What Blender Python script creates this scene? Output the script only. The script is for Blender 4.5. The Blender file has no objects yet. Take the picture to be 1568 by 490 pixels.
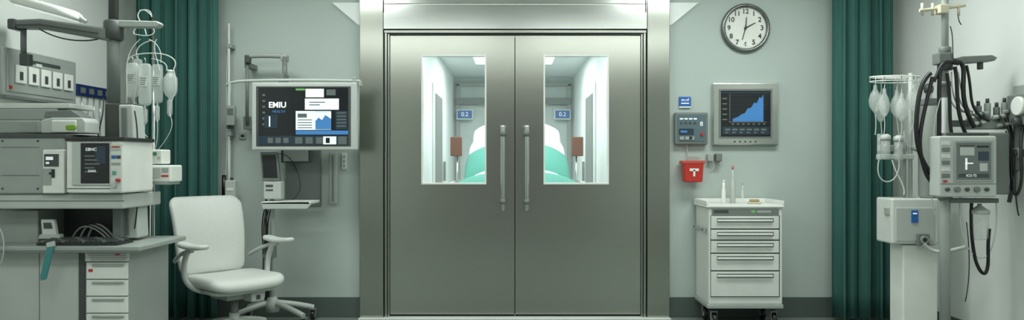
import bpy, bmesh, math, random
from mathutils import Vector, Matrix, Euler
random.seed(4)
S = bpy.context.scene
# ------------------------------------------------------------------ survey of the room
# metres; x right, y into the room (door wall y=0), z up; eye 1.22 m high, 6 m from door wall.
F, CX, CY, H, D0 = 1182.0, 784.0, 245.0, 1.22, 6.0
def X(px, d): return (px-CX)*d/F
def Z(py, d): return H-(py-CY)*d/F
def Yd(d): return d-D0
def W(px, py, d): return Vector((X(px,d), Yd(d), Z(py,d)))

# ------------------------------------------------------------------ materials
def lin(c):
    c = c/255.0
    return c/12.92 if c <= 0.04045 else ((c+0.055)/1.055)**2.4
def col(rgb): return (lin(rgb[0]), lin(rgb[1]), lin(rgb[2]), 1)
MATS = {}
def mat(name, rgb, rough=0.5, metal=0.0, emit=0.0, var=0.06, scale=6.0, alpha=None, stretch=None, bump=0.0, coat=0.0):
    if name in MATS: return MATS[name]
    m = bpy.data.materials.new(name); m.use_nodes = True
    nt = m.node_tree; N = nt.nodes; L = nt.links
    b = N['Principled BSDF']
    tc = N.new('ShaderNodeTexCoord'); mp = N.new('ShaderNodeMapping')
    if stretch: mp.inputs['Scale'].default_value = stretch
    L.new(tc.outputs['Object'], mp.inputs['Vector'])
    no = N.new('ShaderNodeTexNoise'); no.inputs['Scale'].default_value = scale; no.inputs['Detail'].default_value = 4
    L.new(mp.outputs[0], no.inputs['Vector'])
    r = N.new('ShaderNodeValToRGB')
    c = col(rgb)
    r.color_ramp.elements[0].position = 0.25; r.color_ramp.elements[1].position = 0.75
    r.color_ramp.elements[0].color = tuple(v*(1-var) for v in c[:3])+(1,)
    r.color_ramp.elements[1].color = tuple(min(1, v*(1+var)) for v in c[:3])+(1,)
    L.new(no.outputs['Fac'], r.inputs['Fac']); L.new(r.outputs['Color'], b.inputs['Base Color'])
    b.inputs['Roughness'].default_value = rough; b.inputs['Metallic'].default_value = metal
    if coat: b.inputs['Coat Weight'].default_value = coat
    if emit:
        L.new(r.outputs['Color'], b.inputs['Emission Color']); b.inputs['Emission Strength'].default_value = emit
    if bump:
        bp = N.new('ShaderNodeBump'); bp.inputs['Strength'].default_value = bump; bp.inputs['Distance'].default_value = 0.002
        L.new(no.outputs['Fac'], bp.inputs['Height']); L.new(bp.outputs[0], b.inputs['Normal'])
    if alpha is not None:
        tr = N.new('ShaderNodeBsdfTransparent'); mx = N.new('ShaderNodeMixShader'); mx.inputs[0].default_value = alpha
        L.new(tr.outputs[0], mx.inputs[1]); L.new(b.outputs[0], mx.inputs[2]); L.new(mx.outputs[0], N['Material Output'].inputs['Surface'])
    MATS[name] = m
    return m
def steel(name, rgb, rough, stretch):
    if name in MATS: return MATS[name]
    m = mat(name, rgb, rough, 1.0, var=0.025, scale=3.0, stretch=stretch)
    nt = m.node_tree; N = nt.nodes; L = nt.links; b = N['Principled BSDF']
    no = [n for n in N if n.type == 'TEX_NOISE'][0]
    mr = N.new('ShaderNodeMapRange'); mr.inputs['To Min'].default_value = rough-0.015; mr.inputs['To Max'].default_value = rough+0.02
    L.new(no.outputs['Fac'], mr.inputs['Value']); L.new(mr.outputs[0], b.inputs['Roughness'])
    b.inputs['Anisotropic'].default_value = 0.4
    return m
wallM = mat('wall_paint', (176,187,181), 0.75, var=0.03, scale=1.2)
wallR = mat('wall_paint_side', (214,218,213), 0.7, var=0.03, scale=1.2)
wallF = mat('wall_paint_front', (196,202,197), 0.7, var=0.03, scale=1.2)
base = mat('baseboard_vinyl', (78,88,84), 0.5)
floorM = mat('floor_vinyl', (122,130,125), 0.25, var=0.05, scale=3)
ceilM = mat('ceiling_paint', (215,218,212), 0.8)
steelD = steel('brushed_steel', (188,190,180), 0.21, (1,1,60))
steelF = steel('steel_frame', (170,172,163), 0.2, (60,1,1))
steelB = steel('bright_steel', (204,207,202), 0.2, (1,1,20))
white = mat('white_enamel', (208,212,205), 0.4)
whiteB = mat('white_plastic', (226,229,222), 0.35)
offw = mat('offwhite_plastic', (182,188,182), 0.45)
lg = mat('light_grey_plastic', (154,161,155), 0.45)
mg = mat('mid_grey_plastic', (110,117,113), 0.45)
dg = mat('dark_grey_plastic', (66,71,69), 0.45)
vdg = mat('charcoal_plastic', (34,38,37), 0.4)
blk = mat('black_rubber', (16,18,18), 0.35)
scr = mat('screen_glass', (20,24,27), 0.15, emit=0.2, var=0.15)
scrG = mat('screen_grey', (88,96,93), 0.2, emit=0.25)
scrW = mat('screen_white', (225,232,232), 0.3, emit=0.4)
scrB = mat('screen_blue', (60,116,172), 0.3, emit=0.4)
scrD = mat('screen_darkblue', (32,48,60), 0.3, emit=0.25)
scrGr = mat('screen_green', (90,150,80), 0.3, emit=0.4)
blue = mat('blue_label', (28,92,158), 0.4, emit=0.1)
navy = mat('navy_sign', (26,44,92), 0.4)
red = mat('red_plastic', (180,48,38), 0.35)
green = mat('green_led', (110,150,40), 0.4, emit=0.1)
teal = mat('teal_blanket', (78,156,140), 0.85, bump=0.4, scale=30)
tealP = mat('teal_plastic', (60,130,130), 0.4)
cream = mat('cream_plastic', (196,190,166), 0.45)
brown = mat('brown_wood', (110,56,34), 0.5, stretch=(1,1,8))
linen = mat('white_linen', (236,238,236), 0.9, bump=0.3, scale=12)
curtM = mat('curtain_fabric', (50,96,88), 0.85, var=0.12, scale=5, stretch=(6,6,0.5), bump=0.2)
fluid = mat('clear_fluid_bag', (214,222,216), 0.12, alpha=0.42)
clear = mat('clear_vinyl', (222,228,222), 0.1, alpha=0.32)
tubeM = mat('clear_tubing', (210,216,210), 0.2, alpha=0.75)
glassM = mat('window_glass', (220,235,230), 0.05, alpha=0.05)
chairM = mat('chair_vinyl', (202,205,199), 0.5, var=0.03, bump=0.1, scale=60)
lampM = mat('luminaire', (240,246,242), 0.5, emit=2.6)
softL = mat('splay_panel', (226,232,228), 0.5, emit=0.06)  # pale, faintly glowing colour painted in for a lit soffit
corrM = mat('corridor_wall', (224,233,231), 0.7, var=0.02)

# ------------------------------------------------------------------ builders
CUR = None; CURL = Vector((0,0,0))
def begin(name, loc=(0,0,0)):
    global CUR, CURL
    e = bpy.data.objects.new(name, None); S.collection.objects.link(e)
    e.location = loc; e.empty_display_size = 0.1
    CUR = e; CURL = Vector(loc); return e
def end():
    global CUR; CUR = None
def fin(name, me, m, bevel=0, mod=None):
    o = bpy.data.objects.new(name, me); S.collection.objects.link(o)
    if m: me.materials.append(m)
    if CUR:
        o.parent = CUR; o.matrix_parent_inverse = Matrix.Translation(-CURL)
    if bevel:
        b = o.modifiers.new('bevel','BEVEL'); b.width = bevel; b.segments = 3; b.limit_method = 'ANGLE'
    return o
def box(name, x0,x1,y0,y1,z0,z1, m, bevel=0):
    x0,x1 = sorted((x0,x1)); y0,y1 = sorted((y0,y1)); z0,z1 = sorted((z0,z1))
    me = bpy.data.meshes.new(name)
    v = [(x0,y0,z0),(x1,y0,z0),(x1,y1,z0),(x0,y1,z0),(x0,y0,z1),(x1,y0,z1),(x1,y1,z1),(x0,y1,z1)]
    f = [(0,3,2,1),(4,5,6,7),(0,1,5,4),(1,2,6,5),(2,3,7,6),(3,0,4,7)]
    me.from_pydata(v,[],f); return fin(name, me, m, bevel)
def fbox(name, a,b,t,u, d, th, m, bevel=0):
    """box whose front face (at distance d from the viewer station) was surveyed; extends th backwards"""
    return box(name, X(a,d),X(b,d),Yd(d),Yd(d)+th,Z(u,d),Z(t,d), m, bevel)
def mark(name, a,b,t,u, d, m, th=0.003):
    return box(name, X(a,d),X(b,d),Yd(d)-th,Yd(d)+0.001,Z(u,d),Z(t,d), m)
def prism(name, pts, d, th, m, bevel=0):
    me = bpy.data.meshes.new(name); n = len(pts)
    v = [tuple(W(p[0],p[1],d)) for p in pts]; v += [(a,b+th,c) for a,b,c in v]
    f = [tuple(range(n)), tuple(range(2*n-1,n-1,-1))] + [(i,(i+1)%n+0,(i+1)%n+n,i+n)[::-1] for i in range(n)]
    me.from_pydata(v,[],f)
    bm = bmesh.new(); bm.from_mesh(me); bmesh.ops.recalc_face_normals(bm, faces=bm.faces); bm.to_mesh(me); bm.free()
    return fin(name, me, m, bevel)
def lathe(name, c, prof, m, n=32, axis='Z', flat=1.0, bevel=0):
    me = bpy.data.meshes.new(name); bm = bmesh.new(); rings=[]
    for r,h in prof:
        ring=[]
        for i in range(n):
            a=2*math.pi*i/n; p=Vector((r*math.cos(a), r*math.sin(a)*flat, h))
            if axis=='Y': p=Vector((p.x,p.z,p.y))
            if axis=='X': p=Vector((p.z,p.x,p.y))
            ring.append(bm.verts.new(Vector(c)+p))
        rings.append(ring)
    for a,b in zip(rings,rings[1:]):
        for i in range(n):
            f=bm.faces.new((a[i],a[(i+1)%n],b[(i+1)%n],b[i])); f.smooth=True
    bm.faces.new(rings[0]); bm.faces.new(rings[-1])
    bmesh.ops.recalc_face_normals(bm, faces=bm.faces); bm.to_mesh(me); bm.free()
    return fin(name, me, m, bevel)
def cyl(name, p0, p1, r, m, r2=None, n=24, bevel=0):
    p0=Vector(p0); p1=Vector(p1); h=(p1-p0).length
    me = bpy.data.meshes.new(name); bm=bmesh.new()
    bmesh.ops.create_cone(bm, cap_ends=True, segments=n, radius1=r, radius2=r if r2 is None else r2, depth=h)
    for f in bm.faces: f.smooth = len(f.verts)==4
    q=(p1-p0).to_track_quat('Z','Y').to_matrix().to_4x4()
    bm.transform(Matrix.Translation((p0+p1)/2) @ q); bm.to_mesh(me); bm.free()
    return fin(name, me, m, bevel)
def tube(name, pts, r, m, smooth=True):
    cu=bpy.data.curves.new(name,'CURVE'); cu.dimensions='3D'; cu.bevel_depth=r; cu.bevel_resolution=3; cu.use_fill_caps=True
    s=cu.splines.new('NURBS' if smooth and len(pts)>2 else 'POLY'); s.points.add(len(pts)-1)
    for p,q in zip(s.points,pts): p.co=(*q,1)
    if s.type=='NURBS': s.order_u=min(4,len(pts)); s.use_endpoint_u=True; s.resolution_u=8
    o=bpy.data.objects.new(name+'_c',cu); S.collection.objects.link(o)
    dg_=bpy.context.evaluated_depsgraph_get(); me=bpy.data.meshes.new_from_object(o.evaluated_get(dg_))
    bpy.data.objects.remove(o); me.name=name
    for p in me.polygons: p.use_smooth=True
    me.materials.clear()
    return fin(name, me, m)
def ptube(name, pts, r, m, d=None, smooth=True):
    return tube(name, [W(p[0],p[1],p[2] if len(p)>2 else d) for p in pts], r, m, smooth)
def text(name, s, px, py, d, hpx, m, align='CENTER', bold=0.0, rotz=0, loc=None, size=None):
    cu=bpy.data.curves.new(name,'FONT'); cu.body=s; cu.align_x=align; cu.align_y='CENTER'
    cu.size = size if size else hpx*1.35*d/F; cu.extrude=0.0008; cu.offset=bold
    o=bpy.data.objects.new(name+'_c',cu); S.collection.objects.link(o)
    M = Matrix.Translation(loc if loc else W(px,py,d)+Vector((0,-0.003,0))) @ Matrix.Rotation(rotz,4,'Z') @ Matrix.Rotation(math.pi/2,4,'X')
    dg_=bpy.context.evaluated_depsgraph_get(); me=bpy.data.meshes.new_from_object(o.evaluated_get(dg_))
    bpy.data.objects.remove(o); me.transform(M); me.materials.clear()
    return fin(name, me, m)
def cushion(name, w, h, t, R, m, warp, e=None, n=8, rings=7):
    """rounded-rectangle pillow, local u (width) v (height) n (thickness) passed to warp"""
    e = e or t*0.5
    out=[]
    for cx,cy,a0 in ((w/2-R,h/2-R,0),(-w/2+R,h/2-R,90),(-w/2+R,-h/2+R,180),(w/2-R,-h/2+R,270)):
        for i in range(n+1):
            a=math.radians(a0+90*i/n); out.append((cx+R*math.cos(a), cy+R*math.sin(a)))
    full=[]
    for i,p in enumerate(out):
        q=out[(i+1)%len(out)]; full.append(p)
        L=math.dist(p,q)
        if L>0.05:
            k=6
            for j in range(1,k): full.append((p[0]+(q[0]-p[0])*j/k, p[1]+(q[1]-p[1])*j/k))
    bm=bmesh.new()
    me_=bpy.data.meshes.new(name); R_=[]
    def ring(ins, z, sc):
        r=[]
        for (x,y) in full:
            xs=x*(1-ins/(w/2)); ys=y*(1-ins/(h/2))
            r.append(bm.verts.new(Vector(warp(xs*sc,ys*sc,z))))
        return r
    for j in range(1,rings+1): R_.append(ring(e,t/2,j/rings))
    for k in range(1,6):
        a=math.pi*k/6; R_.append(ring(e*(1-math.sin(a)), t/2*math.cos(a),1))
    for j in range(rings,0,-1): R_.append(ring(e,-t/2,j/rings))
    nn=len(full)
    for a,b in zip(R_,R_[1:]):
        for i in range(nn): bm.faces.new((a[i],a[(i+1)%nn],b[(i+1)%nn],b[i]))
    bm.faces.new(R_[0]); bm.faces.new(R_[-1])
    bmesh.ops.recalc_face_normals(bm, faces=bm.faces)
    for f in bm.faces: f.smooth=True
    bm.to_mesh(me_); bm.free()
    return fin(name, me_, m)
def screws(d, pts, m=None):
    for p in pts: cyl('screw', W(p[0],p[1],d)+Vector((0,-0.003,0)), W(p[0],p[1],d), 0.006, m or dg, n=10)
def caster(c, r=0.045):
    x,y=c
    cyl('caster_wheel',(x-0.014,y,r),(x+0.014,y,r),r,blk,bevel=0.005)
    cyl('caster_hub',(x-0.017,y,r),(x+0.017,y,r),r*0.45,lg)
    box('caster_fork',x-0.022,x-0.018,y-0.02,y+0.02,r,r*2.1,mg); box('caster_fork',x+0.018,x+0.022,y-0.02,y+0.02,r,r*2.1,mg)
    box('caster_plate',x-0.024,x+0.024,y-0.024,y+0.024,r*2.1,r*2.1+0.008,mg)

# ------------------------------------------------------------------ room shell
DX=0.025; XL,XR=-3.0,3.0; YF=-7.4; CZ=2.85
JL,JR=X(552,6),X(1024,6); DL,DR=X(597,6),X(981,6); DT=Z(54,6)
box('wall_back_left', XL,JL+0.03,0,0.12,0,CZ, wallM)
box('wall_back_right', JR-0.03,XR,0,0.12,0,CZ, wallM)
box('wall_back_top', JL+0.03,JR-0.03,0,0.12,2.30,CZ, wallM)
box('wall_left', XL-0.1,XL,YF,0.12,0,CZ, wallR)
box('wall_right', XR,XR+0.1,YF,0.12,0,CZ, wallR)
box('wall_front_left', XL,-1.55,YF-0.1,YF,0,CZ, wallF)  # unseen wall pieces, gap shaped so the steel reflects bright sides, darker centre
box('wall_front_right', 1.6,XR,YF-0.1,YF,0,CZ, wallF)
box('floor', XL-0.1,XR+0.1,YF,6.2,-0.1,0, floorM)
box('ceiling', XL-0.1,XR+0.1,YF,0.12,CZ,CZ+0.1, ceilM)
box('baseboard_back_left', XL,JL,-0.012,0,0,0.155, base, 0.003)
box('baseboard_back_right', JR,XR,-0.012,0,0,0.155, base, 0.003)
box('baseboard_left', XL,XL+0.012,YF,-0.013,0,0.155, base, 0.003)
box('baseboard_right', XR-0.012,XR,YF,-0.013,0,0.155, base, 0.003)
# corridor beyond the doors
cx0,cx1=DX-0.93,DX+0.93
box('wall_corridor_left', cx0-0.1,cx0,0.13,6,0,2.5, corrM)
box('wall_corridor_right', cx1,cx1+0.1,0.13,6,0,2.5, corrM)
box('wall_corridor_back', cx0-0.1,cx1+0.1,6,6.1,0,2.5, mat('corridor_end',(196,208,205),0.7))
box('ceiling_corridor', cx0-0.1,cx1+0.1,0.13,6.1,2.5,2.6, corrM)
for k,(s,xw) in enumerate(((1,cx0),(-1,cx1))):
    begin('door_%d'%(k+3),(xw,3.3,0))
    box('leaf',xw,xw+s*0.012,2.75,4.15,0,2.1,mat('side_door',(205,214,210),0.5))
    box('glazing',xw+s*0.012,xw+s*0.018,3.0,3.85,0.9,2.0,mg)
    box('pull',xw+s*0.018,xw+s*0.05,3.95,3.98,0.95,1.2,steelB)
    end()
begin('wall_equipment_rail',(DX,5.9,1.7))
box('rail',DX-0.90,DX+0.88,5.9,6,Z(160,11.9),Z(150,11.9),mg,0.005)
box('rail_upper',DX-0.55,DX+0.55,5.92,6,2.06,2.1,lg,0.004)
for xx in (-0.86,0.86): box('frame_post',DX+xx-0.03,DX+xx+0.03,5.93,6,0.1,2.4,lg,0.004)
box('frame_head',DX-0.89,DX+0.89,5.93,6,2.36,2.42,lg,0.004)
for s in (-1,1):
    box('display',DX+s*0.75-0.13,DX+s*0.75+0.13,5.85,5.93,1.84,2.0,white,0.008)
    box('display_screen',DX+s*0.75-0.11,DX+s*0.75+0.11,5.845,5.85,1.86,1.98,blue)
    text('reading','0.2',0,0,1,1,scrW,loc=Vector((DX+s*0.75,5.842,1.92)),size=0.09)
end()

# ------------------------------------------------------------------ steel portal and doors
begin('trim_door_portal',(DX,0,0))
for s,a,b in ((1,JL,DL),(-1,JR,DR)):
    box('jamb_outer',a,b-s*0.045,-0.04,0.10,0,CZ-0.002,steelF,0.004)
    box('jamb_groove',b-s*0.045,b-s*0.036,-0.012,0.10,0,2.235,vdg)
    box('jamb_inner',b-s*0.036,b-s*0.018,-0.03,0.10,0,2.215,steelF,0.003)
    box('jamb_groove',b-s*0.018,b-s*0.013,-0.012,0.10,0,2.215,vdg)
    box('jamb_stop',b-s*0.013,b,-0.02,0.10,0,DT+0.008,steelF,0.002)
box('head_stop',DL,DR,-0.02,0.10,DT,DT+0.012,vdg)
box('head',DL-0.04,DR+0.04,-0.035,0.10,DT+0.012,DT+0.035,steelF,0.003)
box('head_groove',DL-0.045,DR+0.045,-0.015,0.10,DT+0.035,DT+0.043,vdg)
for t,u in ((DT+0.043,2.425),(2.428,CZ-0.002)):
    box('head_cladding',DL-0.043,DR+0.043,-0.038,0.10,t,u,steelB,0.002)
for xx in (JL+0.185,JR-0.185): box('cladding_joint',xx-0.004,xx+0.004,-0.041,-0.038,2.36,CZ-0.002,vdg)
end()
def framed(name,x0,x1,z0,z1,a0,a1,b0,b1,y0,y1,m):
    xs=[x0,a0,a1,x1]; zs=[z0,b0,b1,z1]; bm=bmesh.new(); V={}
    for k,y in enumerate((y0,y1)):
        for i in range(4):
            for j in range(4): V[i,j,k]=bm.verts.new((xs[i],y,zs[j]))
    for k in (0,1):
        for i in range(3):
            for j in range(3):
                if (i,j)!=(1,1): bm.faces.new((V[i,j,k],V[i+1,j,k],V[i+1,j+1,k],V[i,j+1,k]))
    for i in range(3):
        for j in (0,3): bm.faces.new((V[i,j,0],V[i+1,j,0],V[i+1,j,1],V[i,j,1]))
        for j in (0,3): bm.faces.new((V[j,i,0],V[j,i+1,0],V[j,i+1,1],V[j,i,1]))
    for j in (1,2):
        bm.faces.new((V[1,j,0],V[2,j,0],V[2,j,1],V[1,j,1])); bm.faces.new((V[j,1,0],V[j,2,0],V[j,2,1],V[j,1,1]))
    bmesh.ops.recalc_face_normals(bm,faces=bm.faces); me=bpy.data.meshes.new(name); bm.to_mesh(me); bm.free()
    return fin(name,me,m)
MID=X(788.5,6)
for k,(x0,x1,wa,wb,hx) in enumerate(((DL+0.003,MID-0.003,646,744,770),(MID+0.003,DR-0.003,833,931.5,806.5))):
    begin('door_%d'%(k+1),((x0+x1)/2,0.03,0))
    wx0,wx1,wz0,wz1=X(wa,6),X(wb,6),Z(281.5,6),Z(84.5,6)
    framed('leaf',x0,x1,0.022,DT-0.004,wx0,wx1,wz0,wz1,0.0,0.05,steelD)
    framed('window_bead',wx0-0.004,wx1+0.004,wz0-0.004,wz1+0.004,wx0+0.008,wx1-0.008,wz0+0.008,wz1-0.008,-0.006,0.056,whiteB)
    box('window_pane',wx0+0.006,wx1-0.006,0.022,0.028,wz0+0.006,wz1-0.006,glassM)
    hxx=X(hx,5.93)
    lathe('pull_bar',(hxx,-0.065,0),[(0.018,Z(322,5.93)),(0.019,Z(320,5.93)),(0.019,Z(194,5.93)),(0.018,Z(192,5.93))],steelB)
    for zz in (205,309):
        cyl('pull_bracket',(hxx,-0.065,Z(zz,5.93)),(hxx,0.0,Z(zz,5.93)),0.012,dg)
        lathe('pull_ring',(hxx,-0.065,0),[(0.021,Z(zz+4,5.93)),(0.021,Z(zz-4,5.93))],mg)
    box('sweep',x0,x1,0.005,0.045,0.004,0.022,blk)
    if k==0: box('astragal',MID-0.03,MID+0.02,0.051,0.06,0.01,DT-0.01,vdg)  # strip added behind the meeting gap to block corridor light
    end()
box('trim_threshold',JL,JR,-0.10,0.12,0,0.004,mat('threshold',(222,226,220),0.3))
for k,pts in enumerate(([(508,4),(553,4),(553,40),(547,37)],[(1023,4),(1070,4),(1030,37),(1023,40)])):  # flat wedges painting in the lit soffit underside beside the portal
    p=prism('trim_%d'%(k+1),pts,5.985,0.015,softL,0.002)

# ------------------------------------------------------------------ bed beyond the door
begin('hospital_bed',(0.05,1.9,0))
bx=0.05
box('frame',bx-0.47,bx+0.47,0.78,2.75,0.62,0.72,lg,0.01)
box('pedestal',bx-0.22,bx+0.22,1.2,2.3,0.12,0.62,white,0.03)
box('foot_base',bx-0.35,bx+0.35,0.95,2.55,0.07,0.14,lg,0.02)
for sx in (-0.3,0.3):
    for yy in (1.05,2.45): cyl('wheel',(bx+sx-0.02,yy,0.05),(bx+sx+0.02,yy,0.05),0.05,blk)
def strip(name,prof,hw,th,m,crown=0.0,ripple=0.0):
    bm=bmesh.new(); rows=[]; n=22
    for k,(y,z) in enumerate(prof):
        row=[]
        for i in range(n+1):
            u=-1+2*i/n; row.append((bx+u*hw*(1+0.02*math.sin(3*k)), y, z-crown*abs(u)**3+ripple*math.sin(9*u+2.1*k)*math.sin(5*u+k)))
        rows.append(row)
    top=[[bm.verts.new(p) for p in r] for r in rows]; bot=[[bm.verts.new((p[0],p[1]+0.01,p[2]-th)) for i,p in enumerate(r)] for r in rows]
    for a in range(len(rows)-1):
        for i in range(n):
            bm.faces.new((top[a][i],top[a][i+1],top[a+1][i+1],top[a+1][i])); bm.faces.new((bot[a][i],bot[a+1][i],bot[a+1][i+1],bot[a][i+1]))
        bm.faces.new((top[a][0],top[a+1][0],bot[a+1][0],bot[a][0])); bm.faces.new((top[a][n],bot[a][n],bot[a+1][n],top[a+1][n]))
    for i in range(n):
        bm.faces.new((top[0][i],bot[0][i],bot[0][i+1],top[0][i+1])); bm.faces.new((top[-1][i],top[-1][i+1],bot[-1][i+1],bot[-1][i]))
    bmesh.ops.recalc_face_normals(bm,faces=bm.faces)
    for f in bm.faces: f.smooth=True
    me=bpy.data.meshes.new(name); bm.to_mesh(me); bm.free(); o=fin(name,me,m)
    s=o.modifiers.new('s','SUBSURF'); s.levels=1; s.render_levels=2; return o
strip('mattress',[(0.76,0.92),(1.2,0.95),(1.5,0.98),(1.9,1.20),(2.35,1.44),(2.42,1.44)],0.5,0.17,linen,0.02)
strip('blanket_foot',[(0.74,0.86),(0.76,1.00),(0.90,1.07),(1.05,1.11),(1.15,1.12),(1.20,1.07)],0.58,0.14,teal,0.12,0.010)
strip('folded_sheet',[(1.16,1.08),(1.22,1.135),(1.30,1.15),(1.38,1.12)],0.50,0.05,linen,0.13,0.006)
strip('blanket_upper',[(1.36,1.04),(1.42,1.19),(1.6,1.28),(1.8,1.36),(2.0,1.41),(2.04,1.37)],0.52,0.13,teal,0.14,0.010)
strip('sheet_upper',[(1.98,1.39),(2.03,1.44),(2.12,1.49),(2.18,1.47)],0.50,0.07,linen,0.12,0.006)
strip('pillow',[(2.12,1.43),(2.18,1.55),(2.3,1.63),(2.42,1.66),(2.5,1.58)],0.47,0.14,linen,0.12,0.006)
for s in (-1,1):
    box('side_panel',bx+s*0.57,bx+s*0.69,2.0,2.06,1.26,1.46,brown,0.01)
    cyl('rail',(bx+s*0.62,0.95,1.0),(bx+s*0.62,2.5,1.0),0.012,steelB); 
    for yy in (1.0,1.7,2.04): cyl('rail_post',(bx+s*0.62,yy,0.66),(bx+s*0.62,yy,1.28 if yy>1.8 else 1.0),0.01,steelB)
    box('rail_foot',bx+s*0.46,bx+s*0.63,0.98,2.42,0.65,0.68,lg)
box('headboard',bx-0.5,bx+0.5,2.66,2.70,0.7,1.42,white,0.02)
end()

# ------------------------------------------------------------------ curtains
def curtain(name,x0,x1,y,amp,waves,z0,z1):
    begin(name,((x0+x1)/2,y,z0))
    bm=bmesh.new(); nx=waves*14; nz=14; g=[]
    for j in range(nz+1):
        t=j/nz; row=[]
        for i in range(nx+1):
            u=i/nx; ph=2*math.pi*waves*u+0.5*math.sin(7*u)+0.25*math.sin(3*t+5*u)
            a=amp*(0.75+0.35*math.sin(11*u+1))*(1.05-0.25*t)
            row.append(bm.verts.new((x0+(x1-x0)*u+0.012*math.sin(ph*2), y+a*math.sin(ph)+0.3*a*math.sin(2.3*ph+1), z0+(z1-z0)*t)))
        g.append(row)
    for j in range(nz):
        for i in range(nx):
            f=bm.faces.new((g[j][i],g[j][i+1],g[j+1][i+1],g[j+1][i])); f.smooth=True
    me=bpy.data.meshes.new('drape'); bm.to_mesh(me); bm.free(); o=fin('drape',me,curtM)
    s=o.modifiers.new('s','SOLIDIFY'); s.thickness=0.004
    box('track',x0-0.05,x1+0.05,y-0.015,y+0.015,z1,z1+0.03,white)
    for i in range(waves+1):
        xx=x0+(x1-x0)*i/waves; cyl('glider',(xx,y,z1-0.03),(xx,y,z1+0.005),0.006,white,n=8)
    end()
curtain('privacy_curtain',X(206,5.8),X(331,5.8),-0.2,0.06,7,0.03,2.80)
curtain('privacy_curtain',X(1276,5.8),X(1366,5.8),-0.2,0.06,5,0.03,2.80)

# ------------------------------------------------------------------ right segment of door wall
d=5.97
begin('wall_clock',tuple(W(1140.5,43.5,6)))
c=W(1140.5,43.5,6)
lathe('rim',c,[(0.188,0.0),(0.188,-0.03),(0.180,-0.042),(0.168,-0.042),(0.160,-0.03),(0.160,-0.012)],mat('clock_rim',(120,124,120),0.25,0.8),64,'Y')
lathe('face',c,[(0.163,-0.001),(0.163,-0.016)],mat('clock_face',(222,224,216),0.5),64,'Y')
for h in range(12):
    a=math.radians(30*h); p=c+Vector((0.128*math.sin(a),-0.0175,0.128*math.cos(a)))
    text('numeral',str(12 if h==0 else h),0,0,1,1,blk,loc=p,size=0.052,bold=0.0012)
for mnt in range(60):
    a=math.radians(6*mnt); q=Vector((math.sin(a),0,math.cos(a)))
    cyl('tick',c+q*0.151+Vector((0,-0.0165,0)),c+q*0.158+Vector((0,-0.0165,0)),0.0012,blk,n=6)
for ang,L,r in ((5,0.085,0.0046),(62,0.085,0.0046),(196,0.095,0.0042)):
    a=math.radians(ang); q=Vector((math.sin(a),0,math.cos(a)))
    cyl('hand',c-q*0.012+Vector((0,-0.022,0)),c+q*L+Vector((0,-0.022,0)),r,blk,r2=r*0.6,n=8)
lathe('hub',c,[(0.010,-0.016),(0.010,-0.027)],blk,20,'Y')
end()

begin('wall_display',tuple(W(1142,175,6)))
dd=5.95
fbox('housing',1092,1192,127,222,dd,0.05,steelB,0.006)
fbox('bezel',1101,1183,136,212,dd-0.006,0.01,mg,0.003)
ds=dd-0.008
fbox('screen',1104,1180,139,209,ds,0.004,scr)
prism('chart_area',[(1122,186),(1122,182),(1130,179),(1136,175),(1141,173),(1145,166),(1150,165),(1155,157),(1159,158),(1163,149),(1166,150),(1169,145),(1169,186)],ds-0.003,0.003,scrB)
mark('axis_h',1116,1174,186.5,187.5,ds,scrG); mark('axis_v',1117,1118,144,187,ds,scrG)
for i in range(6): mark('grid',1118,1174,146+7*i,146.4+7*i,ds,scrD,0.0015)
for i in range(7): mark('tick_label',1120+8*i,1124+8*i,189,191,ds,scrG)
for i in range(5): mark('menu',1106,1113,150+8*i,152+8*i,ds,scrG)
mark('titlebar',1106,1178,141,143,ds,scrD)
mark('legend',1106,1178,194,206,ds,scrD)
for i in range(6): mark('legend_item',1110+11*i,1118+11*i,197,200,ds,scrG,0.005); mark('legend_item',1110+11*i,1115+11*i,202,204,ds,scrG,0.005)
for i in range(5): cyl('button',W(1125+8*i,217,dd)+Vector((0,-0.005,0)),W(1125+8*i,217,dd),0.007,dg,n=12)
end()

begin('wall_sign_room',tuple(W(1049,155,6)))
fbox('plate',1040,1058,148,163,5.985,0.015,blue,0.003); text('lettering','m.nf',1049,153,5.984,5,scrW); mark('line',1043,1055,157.5,159,5.985,scrW)
mark('band',1040,1058,163,165,5.985,whiteB)
end()
begin('wall_control_panel',tuple(W(1058,197,6)))
fbox('housing',1034,1084,172,221,5.94,0.06,mg,0.008)
fbox('face',1037,1081,175,217,5.936,0.01,mat('panel_face',(84,104,110),0.4),0.003)
dk=5.935
for i in range(4):
    mark('label',1041+7*i,1046+7*i,181,183,dk,scrW)
    cyl('indicator',W(1043+7*i,188,dk)+Vector((0,-0.006,0)),W(1043+7*i,188,dk),0.008,dg,n=12)
mark('display',1040,1062,197,206,dk,scrD,0.004); mark('readout',1042,1052,200,203,dk,scrB,0.006)
for i in range(3): mark('key',1041+8*i,1047+8*i,209,214,dk,lg,0.006)
cyl('stop_button',W(1075,205,dk)+Vector((0,-0.016,0)),W(1075,205,dk),0.012,red,n=20); text('digit','8',1074,190,dk,7,scrW)
cyl('knob',W(1058,211,dk)+Vector((0,-0.01,0)),W(1058,211,dk),0.01,vdg,n=16)
tube('cable',[W(1052,221,5.97),W(1051,232,5.98),W(1055,240,5.98),W(1056,249,5.96)],0.003,offw)
end()
begin('sharps_container',tuple(W(1063,262,5.9)))
prism('bin',[(1047,250),(1078,250),(1076,279),(1049,279)],5.86,0.11,red,0.01)
fbox('lid',1045,1080,246,251,5.855,0.12,mat('red_lid',(190,70,58),0.4),0.005)
mark('label',1056,1070,258,262,5.86,whiteB); mark('label_stem',1061.5,1064.5,260,270,5.86,whiteB)
fbox('bracket',1056,1070,240,256,5.97,0.03,lg)
end()
begin('wall_outlet_box',tuple(W(1095,245,6)))
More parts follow.
